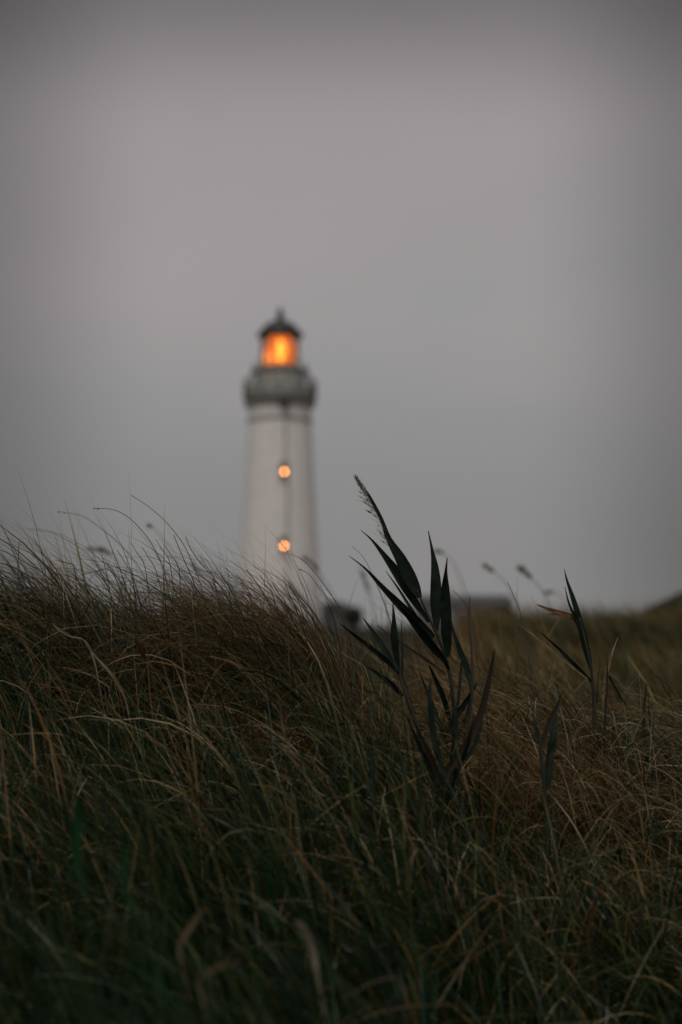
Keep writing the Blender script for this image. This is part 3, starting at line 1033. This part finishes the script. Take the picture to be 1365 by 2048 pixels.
reed('dark upright reed with two thin blades close to the right edge', 3.2,
     [(1292, 1420, 3), (1290, 1460, 5), (1296, 1510, 5)],
     [([(1294, 1366, 1), (1290, 1400, 5), (1287, 1450, 6), (1292, 1490, 4)], 0, 0, M_reed_rust),
      ([(1305, 1400, 1), (1308, 1440, 5), (1302, 1490, 5)], .05, 0, M_reed_rust)])
reed('dark bluish reed leaning left below the smaller reed, rising from the grass', 2.5,
     [(742, 1560, 5), (748, 1610, 8), (756, 1670, 9), (765, 1740, 9)],
     [([(693, 1500, 1), (706, 1530, 7), (722, 1575, 10), (745, 1625, 8)], 0, 0),
      ([(681, 1595, 1), (700, 1630, 7), (725, 1665, 9), (756, 1700, 6)], -.05, -.01, M_reed_rust, 'blade with reddish tip'),
      ([(748, 1490, 1), (745, 1530, 8), (745, 1575, 11), (750, 1630, 7)], .04, 0)])
reed('long bluish green reed blade arching left through the crest grass', 3.0,
     [(625, 1345, 4), (642, 1385, 6), (655, 1430, 6), (662, 1500, 6)],
     [([(520, 1290, 1), (556, 1290, 5), (590, 1308, 7), (618, 1335, 7), (640, 1372, 5)], -.06, 0)])


# ------------------------------------------------------------------ single blades that can be told apart
def blade(label, d, pts, mt, root=True, cat='grass'):
    sp = spline(pts, 16)
    lastp = P(sp[-1][0], sp[-1][1], d)
    gz = float(ground(lastp.x, d + .05))
    # root: bend on down to the soil
    ext = list(pts)
    a, b_, w_ = pts[-1]
    pr = P(a + 14, b_, d)
    k = 0
    while P(a, b_, d).z > gz and k < 12:
        b_ += 45; a += 9; k += 1
        ext.append((a, b_, max(1.2, pts[-1][2] * (.55 - .12 * k))))
    m = leaf_mesh(ext, d - .03, d + .12, n=34, fold=.35, roll=random.uniform(-.4, .4), wide=1.0)
    off = P(a, b_, d + .12)
    m.v = [tuple(Vector(v) - off) for v in m.v]
    o = m.build('dead_straw' if mt in (M_pale, M_straw, M_rust) else 'marram_shoot', mt)
    o.location = off
    tag(o, label, cat)
    return o


blade('short broad orange brown leaf standing in the green grass at left', 2.8, [(272, 1274, 3), (276, 1288, 9), (285, 1306, 10), (294, 1322, 7), (302, 1345, 3)], M_rust)
blade('blurred bright green broad blade low at the left', 1.75, [(160, 1597, 17), (158, 1625, 20), (157, 1670, 20), (153, 1710, 17)], M_green)
blade('blurred dark green blade right of the bright green one', 1.8, [(246, 1675, 6), (250, 1705, 14), (252, 1745, 14), (254, 1780, 10)], M_green)
blade('blurred pale cream blade bent over, low centre', 1.72, [(590, 1840, 3), (604, 1850, 12), (618, 1875, 14), (628, 1908, 13), (634, 1945, 8)], M_pale)
blade('blurred pale blade leaning right, left of the bent cream one', 1.70, [(410, 1816, 5), (394, 1834, 11), (375, 1862, 12), (358, 1895, 8)], M_straw)
blade('blurred brownish blade lying over to the left at the bottom', 1.6, [(482, 1922, 4), (455, 1924, 11), (425, 1940, 11), (398, 1958, 8)], M_straw)
blade('bluish short blade between pale straws, low centre', 2.45, [(602, 1675, 2), (612, 1705, 8), (626, 1740, 8), (640, 1772, 5)], M_reed)
blade('upright pale straw right of the short bluish blade', 2.45, [(654, 1658, 1), (650, 1690, 4), (645, 1735, 4), (640, 1775, 3)], M_straw)
blade('long pale straw curving down through the dark hollow', 2.5, [(843, 1590, 3), (846, 1640, 5), (858, 1690, 5), (872, 1740, 6), (876, 1790, 6), (870, 1850, 4)], M_straw)
blade('short upright pale stub at the left of the dark hollow', 2.5, [(541, 1712, 4), (543, 1740, 5), (544, 1790, 4)], M_pale)
blade('curled orange straw loop in the dark grass at right', 2.7, [(1205, 1655, 3), (1222, 1622, 5), (1240, 1606, 5), (1241, 1618, 5), (1232, 1642, 5), (1222, 1658, 4), (1226, 1680, 4), (1238, 1700, 4)], M_rust)
blade('pale straw bent to a corner below the curled orange loop', 2.7, [(1140, 1724, 3), (1185, 1712, 5), (1225, 1700, 5), (1238, 1684, 5), (1228, 1662, 3), (1245, 1720, 3)], M_straw)
blade('ochre blade standing in the dark lower right', 2.2, [(1204, 1745, 3), (1196, 1790, 8), (1184, 1830, 8), (1176, 1870, 5)], M_rust)
blade('thin pale straw slanting down to the lower right', 2.3, [(1023, 1770, 3), (1050, 1810, 4), (1080, 1855, 4), (1105, 1900, 4)], M_straw)
blade('pale straw tip at far left middle', 2.6, [(104, 1522, 2), (116, 1545, 7), (128, 1570, 5), (145, 1590, 3)], M_pale)
blade('long straw arching over from the left, middle', 2.7, [(20, 1470, 1.5), (70, 1466, 3), (130, 1470, 3), (175, 1495, 5), (205, 1520, 5), (216, 1550, 4)], M_straw)
blade('pale arched straw with swollen middle in the left grass', 2.8, [(165, 1278, 2), (190, 1310, 4), (222, 1345, 6), (238, 1370, 7), (252, 1400, 4)], M_pale)
blade('fine bright straw above the swollen arched one', 2.8, [(105, 1246, 2), (118, 1258, 6), (140, 1272, 3), (172, 1282, 3), (190, 1325, 3)], M_pale)
blade('thin pale bent straw crossing the crest grass, centre left', 2.85, [(420, 1312, 1.5), (460, 1322, 3), (488, 1338, 4), (505, 1362, 3), (515, 1410, 3)], M_straw)


# ------------------------------------------------------------------ stalks that stand above the crest
def stalk(label, d, pts, wpx=2.2, head=None, group=None):
    sp, wd = stem_pts([(a, b_, wpx * (0.55 + .45 * i / (len(pts) - 1))) for i, (a, b_) in enumerate(pts)], d)
    off = Vector(sp[-1])
    m = MB(); m.tube([p - off for p in sp], wd, 5)
    o = m.build('grass_stalk', M_stalk)
    o.location = off
    tag(o, label, 'grass stalk', group)
    if head:
        length, fat = head                     # share of the drawn part, half-width px
        m = MB()
        k = max(2, int(length * 25))
        cnt = int(22 + 55 * length)
        if fat < 3:
            cnt = 16
        for _ in range(cnt):
            i_ = random.uniform(0, k)
            a_ = sp[int(i_)]
            t_ = (sp[int(i_)] - sp[int(i_) + 2]).normalized()
            rr2 = Vector((random.gauss(0, 1), random.gauss(0, 1), random.gauss(0, 1))).normalized()
            prof = math.sin(math.pi * min(1, (i_ + .8) / (k + 1.2))) ** .6
            ln_ = fat * d / F * random.uniform(.8, 1.6)
            dr_ = (t_ * 1.3 + rr2 * .55).normalized()
            p0 = a_ + rr2 * (fat * d / F * .45 * prof)
            r_ = fat * d / F * .16
            m.tube([p0 - off, p0 + dr_ * ln_ * .5 - off, p0 + dr_ * ln_ - off], [r_ * .4, r_, r_ * .2], 4)
        h = m.build('seed_head', M_head)
        h.parent = o
    return o


G = 'tall thin grass stalks above the crest'
stalk('tallest thin bare stalk curving up left against the sky', 3.1, [(262, 990), (300, 1015), (335, 1047), (365, 1085), (385, 1125), (405, 1180), (420, 1250)], 2.0, group=G)
stalk('thin arching stalk with tiny dark seed head, just left of the tallest', 3.1, [(190, 1017), (225, 1019), (255, 1033), (285, 1062), (308, 1095), (328, 1140), (345, 1220)], 2.0, (.07, 2.4), G)
stalk('faint arching stalk with tiny seed head, third from the tallest', 3.7, [(120, 1024), (165, 1032), (200, 1055), (240, 1088), (275, 1130), (300, 1180), (315, 1240)], 2.0, (.07, 2.4), G)
stalk('faint long stalk drooping furthest left above the crest', 3.9, [(57, 1058), (100, 1064), (135, 1080), (170, 1104), (205, 1140), (240, 1200), (255, 1260)], 2.0, group=G)
stalk('thick dark stalk slanting down from the left edge of the frame', 2.9, [(-10, 1070), (40, 1105), (85, 1145), (125, 1180), (175, 1235), (215, 1310)], 3.4, group=G)
stalk('upright stalk near the left edge with pointed tip', 3.0, [(39, 1084), (37, 1120), (38, 1160), (45, 1240)], 2.6, group=G)
stalk('thin straight stalk leaning left of the kinked one', 3.1, [(68, 1074), (85, 1105), (103, 1138), (125, 1180), (145, 1240)], 2.0, group=G)
stalk('stalk sharply kinked to the left at its top', 3.0, [(112, 1120), (135, 1126), (148, 1131), (151, 1150), (154, 1185), (158, 1250)], 2.6, group=G)
stalk('low flat stalk pointing left with a bent neck', 3.0, [(163, 1150), (190, 1143), (214, 1138), (225, 1146), (238, 1170), (252, 1225)], 2.6, group=G)
stalk('dark stalk slanting steeply down right of the kinked one', 2.95, [(98, 1142), (125, 1160), (160, 1188), (195, 1225), (225, 1275)], 3.2, group=G)
stalk('straight stalk rising right of the tallest stalk', 3.1, [(348, 1070), (358, 1095), (372, 1128), (388, 1165), (405, 1230)], 2.6, group=G)
stalk('second straight stalk right of the tallest, sloping to the crest', 3.1, [(372, 1074), (383, 1100), (405, 1130), (430, 1158), (462, 1210), (480, 1270)], 2.4, group=G)
stalk('thin stalk with short forked tip in the crest, left of the tower foot', 3.0, [(493, 1139), (508, 1158), (524, 1182), (540, 1212), (552, 1260)], 3.0, group=G)
stalk('thin stalk pair member rising in front of the tower foot', 3.0, [(568, 1160), (578, 1185), (592, 1215), (606, 1262)], 2.4, group=G)
stalk('stalk standing right beside the one before the tower foot', 3.05, [(576, 1160), (586, 1182), (600, 1210), (616, 1262)], 2.2, group=G)
stalk('long curved bare stalk below the lower lit window', 3.15, [(582, 1108), (605, 1120), (632, 1148), (655, 1180), (684, 1222), (712, 1290)], 2.0, group=G)
stalk('thin stalk with tiny head crossing the right edge of the tower', 3.15, [(601, 1139), (618, 1148), (636, 1172), (658, 1202), (684, 1242), (700, 1300)], 2.0, (.06, 2.2), G)
stalk('thin stalk curving left over the small hipped house', 3.1, [(704, 1092), (725, 1112), (745, 1148), (762, 1190), (778, 1232), (790, 1290)], 1.5, group=G)
stalk('small bare stalk to the right of the reed leaves', 3.2, [(905, 1180), (918, 1192), (940, 1225), (952, 1290)], 1.8, group=G)
stalk('thin straight stalk between the tallest and the slender reed', 3.2, [(1016, 1165), (1026, 1188), (1040, 1222), (1055, 1300)], 2.0, group=G)
for k, (a, b_) in enumerate(((15, 1120), (60, 1140), (88, 1128), (235, 1100), (262, 1085), (285, 1095), (312, 1078), (330, 1090), (400, 1110), (450, 1160), (475, 1150), (520, 1150), (545, 1165), (640, 1170), (660, 1195))):
    hgt = 90 + random.uniform(0, 50)
    stalk('short bare stem sticking out of the wind-blown crest', 3.0 + random.uniform(-.15, .25), [(a, b_), (a + 12, b_ + 20), (a + 28, b_ + 48), (a + 40 + random.uniform(-8, 8), b_ + hgt)], random.uniform(1.6, 2.6), group='short bare stems along the crest')

H = 'blurred seed heads behind the crest'
stalk('blurred seed head left of the tallest stalk, bent to the left', 6.6, [(183, 1098), (205, 1101), (225, 1112), (245, 1132), (270, 1165), (295, 1230)], 2.4, (.42, 8), H)
stalk('blurred seed head right of the lower lit window', 6.6, [(612, 1118), (625, 1128), (640, 1145), (655, 1168), (680, 1215), (700, 1280)], 2.2, (.40, 7), H)
stalk('blurred seed head low in front of the tower foot', 7.0, [(584, 1172), (592, 1185), (602, 1202), (612, 1222), (625, 1290)], 2.2, (.55, 6), H)
stalk('faint seed head just right of the tallest reed', 8.5, [(872, 1103), (885, 1107), (900, 1118), (912, 1135), (925, 1175), (940, 1240)], 2.0, (.35, 6), H)
stalk('blurred seed head above the right end of the long house', 7.5, [(972, 1133), (985, 1142), (1000, 1154), (1015, 1172), (1035, 1205), (1055, 1260)], 2.2, (.28, 7), H)
stalk('most distinct blurred seed head left of the slender reed', 7.0, [(1040, 1136), (1052, 1146), (1066, 1160), (1080, 1175), (1100, 1210), (1120, 1270)], 2.2, (.40, 8), H)
stalk('faint seed head hanging over the small hipped house', 9.0, [(722, 1140), (732, 1165), (740, 1190), (746, 1215), (752, 1270)], 2.2, (.55, 6), H)
stalk('faint drooping seed head above the orange dead leaf', 8.5, [(1092, 1186), (1106, 1184), (1120, 1190), (1132, 1210), (1145, 1260)], 2.2, (.35, 5), H)
stalk('small blurred seed head beside the tallest bare stalk', 5.5, [(300, 1052), (312, 1060), (325, 1075), (350, 1110), (372, 1160), (390, 1230)], 2.0, (.12, 5), H)
stalk('blurred seed head behind the crest, right of the straight stalks', 6.0, [(385, 1128), (396, 1142), (408, 1160), (420, 1195), (435, 1250)], 2.2, (.5, 6), H)
